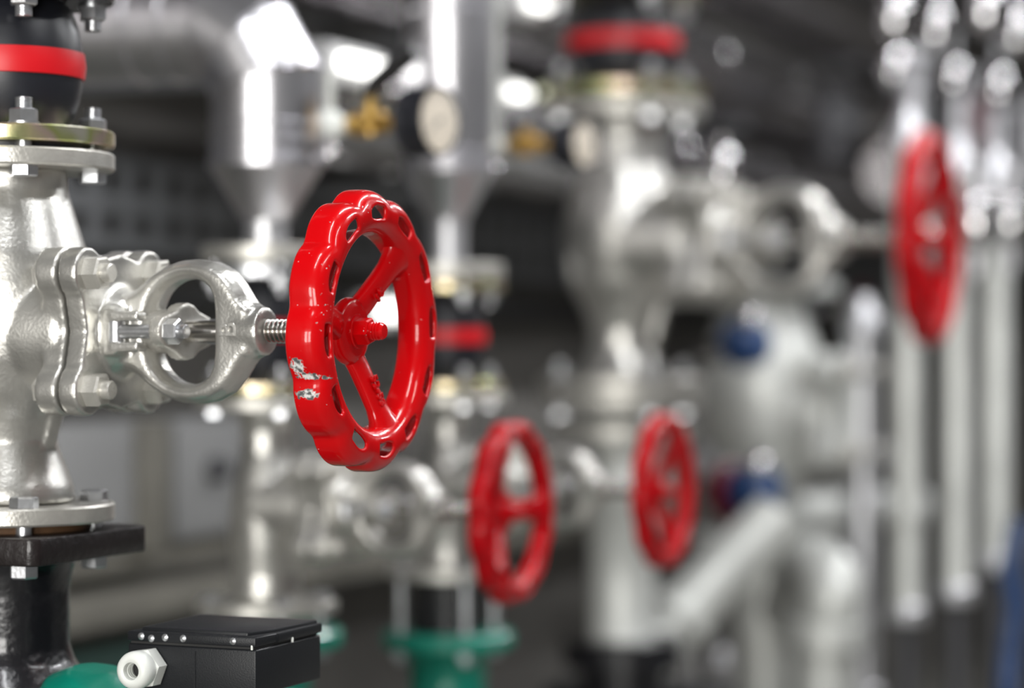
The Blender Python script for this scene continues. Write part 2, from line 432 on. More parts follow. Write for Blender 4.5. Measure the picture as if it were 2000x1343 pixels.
def remat(me, m):
    c = me.copy(); c.materials.clear(); c.materials.append(m); return c
def handwheel(valve, x, rot, m, letters=False, rim=None):
    """rot: turn about the stem in degrees"""
    w_ = obj('handwheel', remat(rim or RIM, m), m, valve, (x, 0, 0)); w_.rotation_euler = (R(rot), 0, 0)
    obj('hub', remat(HUB, m), m, w_)
    n = obj('hub_nut', remat(NUT, m), m, w_); n.rotation_euler = (R(-rot), 0, 0)
    sm_ = remat(SPOKE, m)
    for k, a in enumerate((50, 170, 290)):
        s = obj('spoke', sm_, m, w_); s.rotation_euler = (R(a-90), 0, 0); s.scale = (1.1, 1.25, 1) if letters else (1.15, 1.5, 1)   # spoke along +Z -> angle a measured from +Y
    if letters:
        for a, body, r0 in ((290, '52-53', .046), (50, '16', .034)):
            t = text_mesh('cast_lettering', body, .0105, .0009)
            o = obj('cast_lettering', t, m, w_)
            # lay on the spoke's front, reading along the spoke
            th = R(a); rad = Vector((0, math.cos(th), math.sin(th))); tan = Vector((0, -math.sin(th), math.cos(th))); fx = Vector((1, 0, .0))
            slope = Vector((.16, 0, 0)); dx = (rad + slope).normalized(); n_ = dx.cross(tan)
            if n_.x < 0: tan = -tan; n_ = -n_
            mtx = Matrix((dx, tan, n_)).transposed().to_4x4()
            mtx.translation = rad*r0 + Vector((-.0055 + .0058 + (r0-.046)*.16, 0, 0))
            o.matrix_local = mtx
    return w_

# ------------------------------------------------------------------ globe valve
def lobed_plate(bm, x0, x1, half=.0430, rl=.0195, waist=.0450):
    """square cover plate with round ears at the bolts, in the YZ plane"""
    out = []
    for q in range(4):
        ca = PI/4 + q*PI/2; cx, cy = half*math.copysign(1, math.cos(ca)), half*math.copysign(1, math.sin(ca))
        for k in range(-9, 10):
            a = ca + R(k*11.5); out.append((cx+rl*math.cos(a), cy+rl*math.sin(a)))
        na = ca + PI/4; ww_ = waist*1.04 if abs(math.cos(na)) > .5 else waist*1.30
        out.append((ww_*math.cos(na), ww_*math.sin(na)))
    extrude_poly(bm, out, lambda a, b, h: (h, a, b), x0, x1)
def body_mesh(top, bot, prof=None, rn=.056):
    bm = bmesh.new(); s = (top-.0)/.124; b_ = -bot/.131
    prof = prof or [(.046, bot), (.052, bot+.002), (.050, -.118*b_), (.043, -.100*b_), (.037, -.083*b_), (.042, -.066*b_), (.053, -.045*b_), (.061, -.02), (.065, .01), (.065, .035*s),
            (.061, .060*s), (.053, .085*s), (.046, .108*s), (.045, top)]
    lathe(bm, prof, segs=64)
    cyl(bm, (0, 0, 0), (.075, 0, 0), rn, rn*.9, 64)
    # gusset under the neck
    P = [(.005, -.040), (.050, -.045), (.048, -.058), (.037, -.098), (.025, -.098), (.005, -.055)]
    extrude_poly(bm, P, lambda a, b, h: (a, h, b*b_), -.007, .007)
    P = [(-.02, .06), (.045, .050), (.030, .075), (-.02, .08)]
    lobed_plate(bm, .066, .084)
    return bake(bm, 'valve_body', .0022, 5)
def bonnet_mesh():
    bm = bmesh.new()
    lobed_plate(bm, .0865, .102)
    cyl(bm, (.098, 0, 0), (.114, 0, 0), .036, .029, 48)
    # yoke: flat casting with a D shaped opening
    top = [(.098, .030), (.109, .028), (.120, .032), (.131, .0405), (.143, .0478), (.157, .0525), (.171, .0535), (.185, .0515), (.198, .0450), (.206, .0365), (.212, .0270), (.217, .0205), (.222, .0178)]
    outer = top + [(x, -z) for x, z in reversed(top)]
    hi = [(.134, .004), (.1345, .012), (.137, .0200), (.141, .0270), (.147, .0330), (.154, .0370), (.162, .0390), (.170, .0388), (.177, .0365), (.183, .0320), (.1865, .0250), (.1875, .014), (.1875, .004)]
    hole = hi + [(x, -z) for x, z in reversed(hi)]
    # outer and hole lists are walked together: start hole next to the flange end
    def offs(P, d):
        out = []; n = len(P); ar = sum(P[i][0]*P[(i+1) % n][1]-P[(i+1) % n][0]*P[i][1] for i in range(n)); sg = 1 if ar > 0 else -1
        for i in range(n):
            e = Vector(P[(i+1) % n])-Vector(P[i-1]); e.normalize(); out.append((P[i][0]-e.y*d*sg, P[i][1]+e.x*d*sg))
        return out
    extrude_poly(bm, outer, lambda a, b, h: (a, h, b), -.0075, .0075, hole)
    extrude_poly(bm, offs(outer, .0022), lambda a, b, h: (a, h, b), -.0130, .0130, offs(hole, -.0022))
    extrude_poly(bm, offs(outer, .0048), lambda a, b, h: (a, h, b), -.0165, .0165, offs(hole, -.0048))
    cyl(bm, (.206, 0, 0), (.227, 0, 0), .0182, .0182, 48)
    # fork lugs that hold the gland eyebolts, near and far side
    for s in (-1, 1):
        for zz in (-1, 1):
            box(bm, (.1265, s*.0290, zz*.0115), .024, .014, .0075)
        box(bm, (.112, s*.026, 0), .012, .016, .036)
    return bake(bm, 'bonnet', .0017, 11)
def gland_mesh():
    bm = bmesh.new()
    cyl(bm, (.112, 0, 0), (.150, 0, 0), .0165, .0165, 40, .001)
    out = []
    for s in (1, -1):
        for k in range(-8, 9): a = (0 if s > 0 else PI) + R(k*10); out.append((s*.029 + .0115*math.cos(a), .0115*math.sin(a)))
        out += [(s*.0175, s*.0150), (s*.009, s*.0200), (0, s*.0215), (-s*.009, s*.0200), (-s*.0175, s*.0150)]
    extrude_poly(bm, out, lambda a, b, h: (h, a, b), .150, .160)
    bmesh.ops.recalc_face_normals(bm, faces=bm.faces)
    return bake(bm, 'gland', .0015, 3)
def gland_bolt_mesh():
    bm = bmesh.new()
    cyl(bm, (.116, 0, -.0095), (.116, 0, .0095), .0062, .0062, 20)
    cyl(bm, (.116, 0, 0), (.176, 0, 0), .0052, .0052, 20, .0006)
    hexa(bm, (.160, 0, 0), (1, 0, 0), .0165, .0105, rot=.5)
    return finish(bm, 'gland_bolt', 28)
def cover_bolt_mesh():
    bm = bmesh.new()
    cyl(bm, (.062, 0, 0), (.1215, 0, 0), .0070, .0070, 20, .001)
    hexa(bm, (.102, 0, 0), (1, 0, 0), .0225, .0125, rot=.12)
    hexa(bm, (.0665, 0, 0), (-1, 0, 0), .0200, .009, rot=.3)
    return finish(bm, 'cover_bolt', 28)
def stem_mesh():
    bm = bmesh.new()
    cyl(bm, (.10, 0, 0), (.199, 0, 0), .0082, .0082, 32)
    rings = []; x = .199; pitch = .0036; n = 40
    while x < .2815:
        ring = []
        for k in range(n):
            ph = (x/pitch - k/n) % 1.0; t = abs(ph*2-1)
            ring.append((x, (.0060+.0029*min(1, max(0, t*1.6-.3)))*math.cos(2*PI*k/n), (.0060+.0029*min(1, max(0, t*1.6-.3)))*math.sin(2*PI*k/n)))
        rings.append(ring); x += pitch/10
    loft(bm, rings)
    return finish(bm, 'stem', 80, weld=False)
BODY_A = body_mesh(.124, -.131); BODY_B = body_mesh(.110, -.109, [(.040, -.109), (.040, -.095), (.038, -.08), (.041, -.05), (.043, -.015), (.041, .015), (.035, .04), (.030, .06), (.029, .085), (.034, .105), (.035, .110)], .044)
BODY_C = body_mesh(.124, -.131, [(.046, -.131), (.040, -.122), (.032, -.105), (.032, -.085), (.038, -.065), (.052, -.04), (.058, -.01), (.058, .02), (.052, .045), (.043, .075), (.041, .10), (.045, .124)], .058)
BONNET = bonnet_mesh(); GLAND = gland_mesh(); GBOLT = gland_bolt_mesh(); CBOLT = cover_bolt_mesh(); STEM = stem_mesh()
for me in (BODY_A, BODY_B, BODY_C, BONNET): me.materials.append(M['cast'])
GLAND.materials.append(M['castflange']); GBOLT.materials.append(M['zinc']); CBOLT.materials.append(M['castflange']); STEM.materials.append(M['steel'])
def pipe_flange_mesh(rin, rout, h, bev=.0015, name='flange'):
    bm = bmesh.new(); ring_band(bm, (0, 0, 0), (0, 0, 1), rin, rout, h, bev, 96); return finish(bm, name)

def globe_valve(label, loc, top, bot, rot, wheelmat, scale=1., letters=False, body=None, group=None):
    t = thing('globe_valve', label, 'valve', loc, RZ, group, scale)
    obj('valve_body', body, M['cast'], t)
    f = pipe_flange_mesh(.030, .0815, .0135)
    obj('flange', f, M['castflange'], t, (0, 0, top)); obj('flange', f, M['castflange'], t, (0, 0, bot-.0135+.0))
    obj('bonnet', BONNET, M['cast'], t)
    obj('gland', GLAND, M['castflange'], t)
    for s in (-1, 1): obj('gland_bolt', GBOLT, M['zinc'], t, (0, s*.029, 0))
    for a in (-1, 1):
        for b in (-1, 1): obj('cover_bolt', CBOLT, M['castflange'], t, (0, a*.043, b*.043))
    obj('stem', STEM, M['steel'], t)
    handwheel(t, .3085, rot, wheelmat, letters, RIM_THIN if scale > 1.2 else None if letters else RIM_MID)
    if letters:
        me = text_mesh('cast_mark', 'B', .020, .0008)
        o = obj('cast_mark', me, M['cast'], t)
        o.matrix_local = Matrix(((0, -1, 0, .2040), (0, 0, -1, -.0170), (1, 0, 0, .001), (0, 0, 0, 1)))
    return t

P1 = Vector((-.3876, 1.858, ZC+.0092))
v1 = globe_valve('silver globe valve with the chipped bright red handwheel, nearest and in sharp focus', P1, .1235, -.131, 0, M['red_chip'], 1., True, BODY_A)
P2 = Vector((-.2826, 2.78, ZC-.1850))
v2 = globe_valve('silver valve whose red handwheel shows a level spoke, second from the left of the low wheels', P2, .110, -.109, -50, M['red_plain'], 1., False, BODY_B)
v2['label'] = 'smaller blurred silver valve standing behind the black box, its red handwheel with a level spoke'
P3 = Vector((-.086, 3.25, ZC-.1900))
v3 = globe_valve('blurred silver valve above the green pump flange, its red handwheel right of the level-spoked one', P3, .110, -.109, 3, M['red_plain'], 1., False, BODY_B)
P4 = Vector((.196, 4.30, ZC+.1786))
v4 = globe_valve('large blurred silver valve with ring yoke and the tall red handwheel at the right', P4, .1235, -.131, 8, M['red_plain'], 1.8, False, BODY_C)

# ------------------------------------------------------------------ rubber expansion joints
def expansion_joint(label, loc, half, rf, rb, scale=1., topmat='yellowzinc', bcr=None, proj=.009, bh=.0105):
    """half = distance from the middle to the outer rubber lip"""
    t = thing('rubber_expansion_joint', label, 'expansion joint', loc, RZ, None, scale)
    h = half-.0045                                   # flange outer face
    bm = bmesh.new(); prof = []
    zs = h-.013
    prof += [(rb*.95, -half), (rb*1.02, -half+.001), (rb*1.02, -h), (rb*.74, -h), (rb*.76, -zs)]
    for k in range(-8, 9):
        a = k/8; prof.append((rb*(.76+.24*math.cos(a*PI/2)**.62), a*zs*.99))
    prof += [(rb*.76, zs), (rb*.74, h), (rb*1.02, h), (rb*1.02, half-.001), (rb*.95, half)]
    lathe(bm, prof, segs=72); obj('bellows', bm, M['rubber'], t)
    bm = bmesh.new()
    lathe(bm, [(rb*.97, -bh), (rb*1.0+.0010, -bh+.0008), (rb*1.0+.0022, 0), (rb*1.0+.0010, bh-.0008), (rb*.97, bh)], segs=72); obj('red_band', bm, M['redband'], t)
    f = pipe_flange_mesh(rb*.77, rf, .0125)
    obj('lower_flange', f, M['yellowzinc'], t, (0, 0, -h)); 
    o = obj('upper_flange', remat(f, M[topmat]), M[topmat], t, (0, 0, h-.0125))
    bc = bcr or rf*.81*.7071
    low = flange_bolt_mesh(-h+.0125, -half-.0137, proj); low.materials.append(M['zinc'])
    hi = flange_bolt_mesh(h-.0125, half+.0137, proj, up=-1); hi.materials.append(M['zinc'])
    for a in (-1, 1):
        for b in (-1, 1):
            obj('flange_bolt', low, M['zinc'], t, (a*bc, b*bc, 0)); obj('flange_bolt', hi, M['zinc'], t, (a*bc, b*bc, 0))
    return t
J1 = P1 + Z*(.137 + .0670)
expansion_joint('black rubber pipe joint with a glossy red band above the nearest valve', J1, .0670, .0815, .0575, 1., 'blackiron')
J2 = P2 + Z*(.1235 + .0770)
expansion_joint('blurred black rubber joint with red band directly left of and behind the sharp red handwheel', J2, .0770, .075, .050, 1., 'zinc')
J3 = P3 + Z*(.1235 + .0770)
expansion_joint('blurred black rubber joint whose red band shows just right of the sharp red handwheel', J3, .0770, .075, .050)
J4 = P4 + Z*(1.8*(.137+.0605))
expansion_joint('large black rubber joint with red band above the big valve, top edge', J4, .0605, .0815, .0540, 1.8, bh=.0078)

# ------------------------------------------------------------------ clad pipes over the columns
def clad_run(bm, segs_, r, bead=.0025):
    """straight cladding with seam beads"""
    p0, p1 = segs_; cyl(bm, p0, p1, r, r, 64)
def beads(bm, pts, axis, r, h=.0045):
    for p in pts: lathe(bm, [(r-.001, -h), (r+.0022, -h*.4), (r+.0022, h*.4), (r-.001, h)], p, axis, 64, False)
def low_reducer(t, z0, z1, z2, r):
    """flange (z0), thin neck up to z1, cone to z2 of radius r; z measured from the thing's origin"""
    bm = bmesh.new()
    lathe(bm, [(.030, z0), (.030, z0+.014), (.0245, z0+.020), (.0245, z1)], segs=48); obj('neck', bm, M['galv'], t)
    obj('flange', pipe_flange_mesh(.024, .075, .020), M['castflange'], t, (0, 0, z0))
    bm = bmesh.new(); lathe(bm, [(.0275, z1), (.0285, z1+.002), (r*.985, z2), (r+.003, z2+.003), (r+.003, z2+.008), (r, z2+.009)], segs=64, cap=False); obj('reducer_cone', bm, M['clad'], t)
# column 2: reducer, vertical cladding, mitred elbow, run to the left
t = thing('clad_duct_pipe', 'shiny aluminium clad pipe with segmented elbow and cone at upper left', 'pipe', P2 + Z*(.1235+.154), RZ)
zb = (P2.z + .1235+.154)-ZC                                  # height of origin over the eye
low_reducer(t, 0, .142-zb, .200-zb, .0640)
RC, rr_ = .0900, .0640; zt = .278-zb
dl = Vector((-1, .33, 0)).normalized(); q = Matrix.Rotation(-RZ, 3, 'Z'); dl = q @ dl          # into local frame
side = Vector((-dl.y, dl.x, 0)); cen = Vector((0, 0, zt)) + dl*RC
bm = bmesh.new()
def esec(a, rad=rr_, st=1/math.cos(R(15)), off=0.):
    """mitre section of the elbow in the plane at angle a"""
    nrm = -dl*math.cos(a) + Z*math.sin(a); fw = dl*math.sin(a) + Z*math.cos(a)
    c_ = cen + nrm*RC*st + fw*off
    return [c_ + nrm*math.cos(2*PI*k/64)*rad*st + side*math.sin(2*PI*k/64)*rad for k in range(64)]
lvl = [Vector((p.x, p.y, .206-zb)) for p in esec(0, rr_, 1)]
loft(bm, [lvl, esec(R(15))], cap=False)
obj('vertical_cladding', bm, M['clad'], t)
for zz in (.214, .232, .250):
    bm = bmesh.new(); beads(bm, [(0, 0, zz-zb)], (0, 0, 1), rr_); obj('seam_bead', bm, M['clad'], t)
for a0, a1 in ((15, 45), (45, 75)):
    bm = bmesh.new(); loft(bm, [esec(R(a0)), esec(R(a1))], cap=False); obj('elbow_segment', bm, M['clad'], t, angle=30)
for a0 in (15, 45, 75):
    bm = bmesh.new(); loft(bm, [esec(R(a0), rr_-.0005, off=-.0035), esec(R(a0), rr_+.0018, off=-.0015), esec(R(a0), rr_+.0018, off=.0015), esec(R(a0), rr_-.0005, off=.0035)], cap=False); obj('seam_bead', bm, M['clad'], t)
bm = bmesh.new(); e0 = cen + Z*RC; far = [p + dl*(.62-(p-cen).dot(dl)) for p in esec(R(90), rr_, 1)]
loft(bm, [esec(R(75)), far], cap=False); obj('level_cladding', bm, M['clad'], t)
for k in (.02, .065, .30):
    bm = bmesh.new(); beads(bm, [e0+dl*k], dl, rr_); obj('seam_bead', bm, M['clad'], t)
# column 3: straight up to the ceiling
t = thing('clad_duct_pipe', 'straight upright aluminium clad pipe with cone, behind the round gauge', 'pipe', P3 + Z*(.1235+.154), RZ)
zb = (P3.z + .1235+.154)-ZC
low_reducer(t, 0, .166-zb, .228-zb, .0600)
bm = bmesh.new(); cyl(bm, (0, 0, .233-zb), (0, 0, H-ZC-zb), .060, .060, 64); beads(bm, [(0, 0, .24-zb), (0, 0, .255-zb), (0, 0, .444-zb), (0, 0, .9-zb)], (0, 0, 1), .060); obj('vertical_cladding', bm, M['clad'], t)
# column 1 above, hardly in view
t = thing('upright_steel_pipe', 'dark flanged pipe end above the nearest black rubber joint, cut by the top edge', 'pipe', J1+Z*.0670, RZ)
bm = bmesh.new(); cyl(bm, (0, 0, .012), (0, 0, H-ZC-(J1.z+.0670-ZC)), .045, .045, 48); obj('pipe_run', bm, M['blackiron'], t)
obj('flange', pipe_flange_mesh(.03, .0815, .0135), M['blackiron'], t)
# column 4 above
t = thing('upright_steel_pipe', 'grey upright pipe above the large rubber joint, at the top edge', 'pipe', J4+Z*(.0605*1.8), RZ)
bm = bmesh.new(); cyl(bm, (0, 0, .02), (0, 0, H-(J4.z+.109)), .085, .085, 48); obj('pipe_run', bm, M['darkclad'], t)
obj('flange', pipe_flange_mesh(.05, .147, .024), M['castflange'], t)

# ------------------------------------------------------------------ under column 1: black iron pipe with square flange
B1 = P1 - Z*.1445
t = thing('black_iron_pipe', 'black painted iron pipe with a square flange under the nearest valve', 'pipe', B1-Z*.30, RZ)
bm = bmesh.new(); s_ = .0785; ch = .006
pts = [(s_-ch, -s_), (s_, -s_+ch), (s_, s_-ch), (s_-ch, s_), (-s_+ch, s_), (-s_, s_-ch), (-s_, -s_+ch), (-s_+ch, -s_)]
zf = .30-.0065
extrude_poly(bm, pts, lambda a, b, h: (a, b, h), zf-.0205, zf); 
obj('square_flange', bevelled(bm, 'square_flange', .002, 2), M['rustiron'], t)
bm = bmesh.new(); lathe(bm, [(.052, zf+.0002), (.062, zf+.0002), (.062, .2995), (.052, .2995)], segs=64); obj('gasket', bm, M['rust'], t)
bm = bmesh.new()
lathe(bm, [(.054, zf-.02), (.050, zf-.030), (.0475, zf-.045), (.0470, zf-.078), (.0475, zf-.090), (.0510, zf-.100), (.0570, zf-.110), (.062, zf-.118), (.070, zf-.122)], segs=64)
cyl(bm, (.0, 0, zf-.130), (.0, 0, .0), .05, .05, 48)
lathe(bm, [(.02, -.012), (.100, -.012), (.106, -.008), (.106, 0), (.095, .004), (.065, .014), (.04, .016)], (.012, .02, zf-.131), (.15, -.05, 1), 64)
obj('pipe_run', bake(bm, 'pipe_run', .0022, 4), M['blackiron'], t)
fb = flange_bolt_mesh(zf-.0205, .30+.0137, .0008, up=-1); fb.materials.append(M['zinc'])
for a in (-1, 1):
    for b in (-1, 1): obj('flange_bolt', fb, M['zinc'], t, (a*.047, b*.047, 0))

# green pump under the box and pipe
GP = at(300, 1500, 1.86); GP.z = ZC-.33
t = thing('green_pump', 'green painted pump casing at the bottom left under the black box', 'pump', Vector((GP.x, GP.y, 0)), RZ)
gz = GP.z
bm = bmesh.new()
lathe(bm, [(.03, -.13), (.058, -.125), (.066, -.11), (.068, 0), (.068, .10), (.062, .112), (.03, .118)], (0.02, 0.02, gz), (1, 0, 0), 64)
obj('motor_housing', bm, M['green'], t)
bm = bmesh.new()
c = q @ (at(195, 1402, 1.80)-Vector((GP.x, GP.y, 0)))
lathe(bm, [(.0, -.036), (.025, -.035), (.044, -.025), (.052, 0), (.046, .020), (.030, .032), (.0, .036)], c, (.3, -.1, 1), 48)
box(bm, c+Vector((-.052, 0, -.010)), .05, .04, .03)
obj('volute', bake(bm, 'volute', .0022, 4), M['green'], t)
bm = bmesh.new(); box(bm, (0, .03, (gz-.06)/2), .22, .14, gz-.06); obj('pedestal', bevelled(bm, 'pedestal', .005), M['dgreen'], t)

# ------------------------------------------------------------------ terminal box
bx0 = at(250, 1300, 1.760)
t = thing('terminal_box', 'black plastic electrical box with a white cable gland, sharp at the bottom edge', 'box', Vector((bx0.x, bx0.y, ZC-.2505)), RZ)
W_, D_, H_ = .1060, .0995, .0330
bm = bmesh.new(); box(bm, (W_/2, D_/2, H_/2), W_, D_, H_); me = bevelled(bm, 'case', .0014, 3); obj('case', me, M['plastic'], t)
bm = bmesh.new(); box(bm, (W_/2, D_/2-.001, H_+.0009), W_-.004, D_-.004, .0018); obj('lid_seal', bm, M['ink'], t)
bm = bmesh.new()                                                      # lid: raised middle, lower corner ears
zl = H_+.0018
o_ = [(.0, .0), (W_-.0205, .0), (W_-.0010, .0), (W_-.0010, .022), (W_, .024), (W_, D_), (0, D_)]
extrude_poly(bm, [(0, -.001), (W_, -.001), (W_, .030), (W_+.0012, .031), (W_+.0012, D_), (0, D_)], lambda a, b, h: (a, b, h), zl, zl+.0072)
extrude_poly(bm, [(.008, .006), (W_-.010, .006), (W_-.003, .032), (W_-.0005, D_-.004), (.004, D_-.004)], lambda a, b, h: (a, b, h), zl+.004, zl+.0098)
obj('lid', bevelled(bm, 'lid', .0012, 2), M['plastic'], t)
for (xx, yy) in ((W_-.003, -.0006), (W_+.0014, .052)):
    bm = bmesh.new(); box(bm, (xx, yy, zl-.0002), .0016, .0012, .0036); obj('moulding_tab', bevelled(bm, 'tab', .0003, 1), M['white'], t)
bm = bmesh.new(); box(bm, (W_*.53, -.0002, H_*.45), .0012, .0010, H_*.9); obj('mould_seam', bm, M['plastic'], t)
for xx in (.012, .0205, .032, .047, .088):
    bm = bmesh.new(); lathe(bm, [(.0027, 0), (.0026, .0006), (.0016, .0013), (.0002, .0015)], (xx, -.001, zl+.0038-(.0012 if xx == .0205 else 0)), (0, -1, 0), 20)
    obj('button', bm, M['zinc'], t)
bm = bmesh.new(); gc = (.0185, -.000, .0165)
cyl(bm, (gc[0], .004, gc[2]), (gc[0], -.003, gc[2]), .0115, .0115, 32)
hexa(bm, (gc[0], -.001, gc[2]), (0, -1, 0), .0262, .012, rot=.15, ch=.08)
obj('gland_hex', finish(bm, 'gland_hex', 25), M['white'], t)
bm = bmesh.new()
lathe(bm, [(.0115, .012), (.0132, .013), (.0138, .018), (.0136, .0215), (.0125, .0245), (.0105, .0262), (.0080, .0266), (.0064, .0258), (.0060, .024), (.0058, .012), (.0056, .006)], gc, (0, -1, 0), 48, False)
for k in range(3): lathe(bm, [(.0060, .0215-k*.0025), (.0054, .0207-k*.0025), (.0060, .0199-k*.0025)], gc, (0, -1, 0), 32, False)
obj('gland_nut', bm, M['white'], t)
bm = bmesh.new(); cyl(bm, (gc[0], -.0135, gc[2]), (gc[0], -.0125, gc[2]), .0062, .0062, 32); obj('gland_bore', bm, M['ink'], t)
tb = t

# ------------------------------------------------------------------ green pumps under columns 2 and 3
def green_pump(label, loc, drop, lowr):
    t = thing('green_pump', label, 'pump', Vector((loc.x, loc.y, 0)), RZ)
    z = loc.z
    if drop > .02:
        bm = bmesh.new(); cyl(bm, (0, 0, z-drop-.002), (0, 0, z), .050, .050, 48); obj('spacer', bm, M['blackiron'], t)
    obj('flange', pipe_flange_mesh(.03, .088, .022, .004), M['green'], t, (0, 0, z-drop-.022))
    bm = bmesh.new(); lathe(bm, [(.062, 0), (.052, -.02), (.050, -.06), (.070, -.10), (.105, -.15), (.11, -.22), (.09, -.28), (.06, -.3), (.06, -(z-drop-.02))], (0, 0, z-drop-.02), (0, 0, 1), 64)
    obj('casing', bm, M['green'], t)
    fb = flange_bolt_mesh(z-drop-.022, z+.0137, .006, r=.0068, up=-1); fb.materials.append(M['zinc'])
    for a in (-1, 1):
        for b in (-1, 1): obj('flange_bolt', fb, M['zinc'], t, (a*.047, b*.047, 0))
    return t
green_pump('blurred green pump flange peeking out right of the black box', P2-Z*.1225, .018, .05)
green_pump('blurred green pump with round flange at the bottom middle under the third valve', P3-Z*.1225, .072, .05)

# ------------------------------------------------------------------ gauges with brass cocks
def gauge_set(lab_g, lab_c, lab_p, p, s, dia, tube_r, tube_top, lever=True):
    """p = middle of the small white fitting; the cock and gauge follow along +U"""
    t = thing('impulse_pipe', lab_p, 'pipe', p, RZ)
    bm = bmesh.new(); lathe(bm, [(tube_r, .012), (tube_r, tube_top)], segs=24); obj('tube', bm, M['paleclad'], t)
    bm = bmesh.new(); lathe(bm, [(.006, -.016), (.013, -.013), (.0165, -.004), (.0165, .008), (.012, .015), (.006, .017)], segs=24)
    cyl(bm, (-.010, 0, 0), (.024, 0, 0), .010, .010, 24); obj('tee_fitting', bm, M['white'], t)
    bm = bmesh.new(); lathe(bm, [(.003, -.047), (.009, -.044), (.0125, -.036), (.0115, -.028), (.006, -.022), (.005, -.012)], segs=24); obj('drain_plug', bm, M['chrome'], t)
    c = thing('brass_cock', lab_c, 'valve', p+U*.024, RZ)
    bm = bmesh.new()
    lathe(bm, [(.009, 0), (.010, .002), (.010, .008), (.0145, .010), (.0145, .018), (.010, .022), (.010, .034), (.0135, .038), (.0135, .046), (.0095, .048), (.0095, .058), (.0115, .060), (.0115, .068), (.006, .07), (.006, .075)], (0, 0, 0), (1, 0, 0), 12)
    cyl(bm, (.030, 0, -.013), (.030, 0, .026), .0095, .0075, 20)
    obj('cock_body', bm, M['brass'], c)
    if lever:
        bm = bmesh.new(); cyl(bm, (.030, 0, .022), (.030, 0, .040), .0055, .0045, 16); obj('spindle', bm, M['brass'], c)
        bm = bmesh.new(); tube(bm, [(.026, -.004, .034), (.038, -.006, .045), (.060, -.008, .060), (.092, -.010, .079)], [.0065, .0105, .0115, .0100], 16); obj('lever', bm, M['ink'], c)
    g = thing('pressure_gauge', lab_g, 'gauge', p+U*.101, RZ-R(12))
    r = dia/2
    bm = bmesh.new(); cyl(bm, (0, 0, 0), (.006, 0, 0), .007, .007, 16); lathe(bm, [(r*.6, .004), (r*.96, .006), (r, .009), (r, .045), (r*.97, .0475), (r*.93, .0475), (r*.91, .042)], (0, 0, 0), (1, 0, 0), 48); obj('gauge_case', bm, M['rubber'], g)
    bm = bmesh.new(); lathe(bm, [(r*.9, .0292), (.0001, .0294)], (0, 0, 0), (1, 0, 0), 48, False); obj('dial', bm, M['dial'], g, (.0145, 0, 0))
    bm = bmesh.new()
    for k in range(11):
        a = R(-45+27*k); rad = Vector((0, math.cos(a), math.sin(a))); tn = Vector((0, -math.sin(a), math.cos(a)))
        box(bm, Vector((.0300, 0, 0))+rad*r*.74, r*.14, .0009, .0004, (rad, tn, Vector((1, 0, 0))))
    obj('scale_marks', bm, M['ink'], g, (.0145, 0, 0))
    bm = bmesh.new(); a = R(215); rad = Vector((0, math.cos(a), math.sin(a))); tn = Vector((0, -math.sin(a), math.cos(a)))
    box(bm, Vector((.0308, 0, 0))+rad*r*.25, r*.8, .0014, .0005, (rad, tn, Vector((1, 0, 0)))); lathe(bm, [(.003, .0300), (.003, .0318), (.001, .032)], (0, 0, 0), (1, 0, 0), 16); obj('pointer', bm, M['ink'], g, (.0145, 0, 0))
    bm = bmesh.new(); lathe(bm, [(r*.9, .0335), (r*.9, .0350), (r*.6, .0368), (r*.3, .0378), (.0002, .0380), (.0002, .0368), (r*.3, .0366), (r*.6, .0356), (r*.88, .0335)], (0, 0, 0), (1, 0, 0), 48, False); obj('glass', bm, M['glass'], g, (.0145, 0, 0))
    return t
gauge_set('round pressure gauge with black case and cream dial above the sharp red handwheel',
          'brass cock with a raised black lever beside the nearer gauge', 'thin bright impulse pipe with white fitting, right of the segmented elbow',
          at(643, 245, 2.80), 1, .081, .0070, .062, True)
gauge_set('smaller looking black cased gauge in front of the big silver valve, farther of the two',
          'blurred brass cock without lever, left of the farther gauge', 'bright upright tube with white fitting right of the straight clad pipe',
          at(960, 287, 3.42), 1, .068, .0135, .9, False)

# ------------------------------------------------------------------ along the wall: cladding runs, tray, rails
def wall_run(name, label, cat, u, z, r, m, v0, v1, bead_every=.55, part='cladding'):
    t = thing(name, label, cat, uv(u, v0, ZC+z), RZ)
    bm = bmesh.new(); cyl(bm, (0, 0, 0), (0, v1-v0, 0), r, r, 64)
    obj(part, bm, m, t)
    n = int((v1-v0)/bead_every); bm = bmesh.new(); beads(bm, [(0, 0, 0)], (0, 1, 0), r, .012); sb = finish(bm, 'seam_band')
    for k in range(n): obj('seam_band', sb, m, t, (0, bead_every*(k+.5), 0))
    for k in range(0, n, 3):                                          # hangers back to the wall
        bm = bmesh.new(); box(bm, (-(u-U0)/2, bead_every*(k+1), -r-.01), (u-U0), .04, .02); box(bm, (0, bead_every*(k+1), -r-.0), r*.8, .05, .012); obj('wall_bracket', bm, M['tray'], t)
    return t
wall_run('wall_pipe', 'dull clad pipe running along the wall, topmost of three at upper right', 'pipe', -1.90, .96, .13, M['darkclad'], 1.5, 11.4)
wall_run('wall_pipe', 'dull clad pipe along the wall, middle of the three at upper right', 'pipe', -1.88, .66, .105, M['darkclad'], 1.5, 11.4, .62)
wall_run('wall_pipe', 'dull clad pipe along the wall, lowest of the three at upper right', 'pipe', -1.88, .405, .105, M['darkclad'], 3.5, 11.4, .7)

t = thing('cable_tray', 'dark grey perforated cable tray along the wall behind the upper valves', 'cable tray', uv(-2.16, .8, ZC+.15), RZ)
bm = bmesh.new(); hz = .165; L_ = 9.0; st = .098
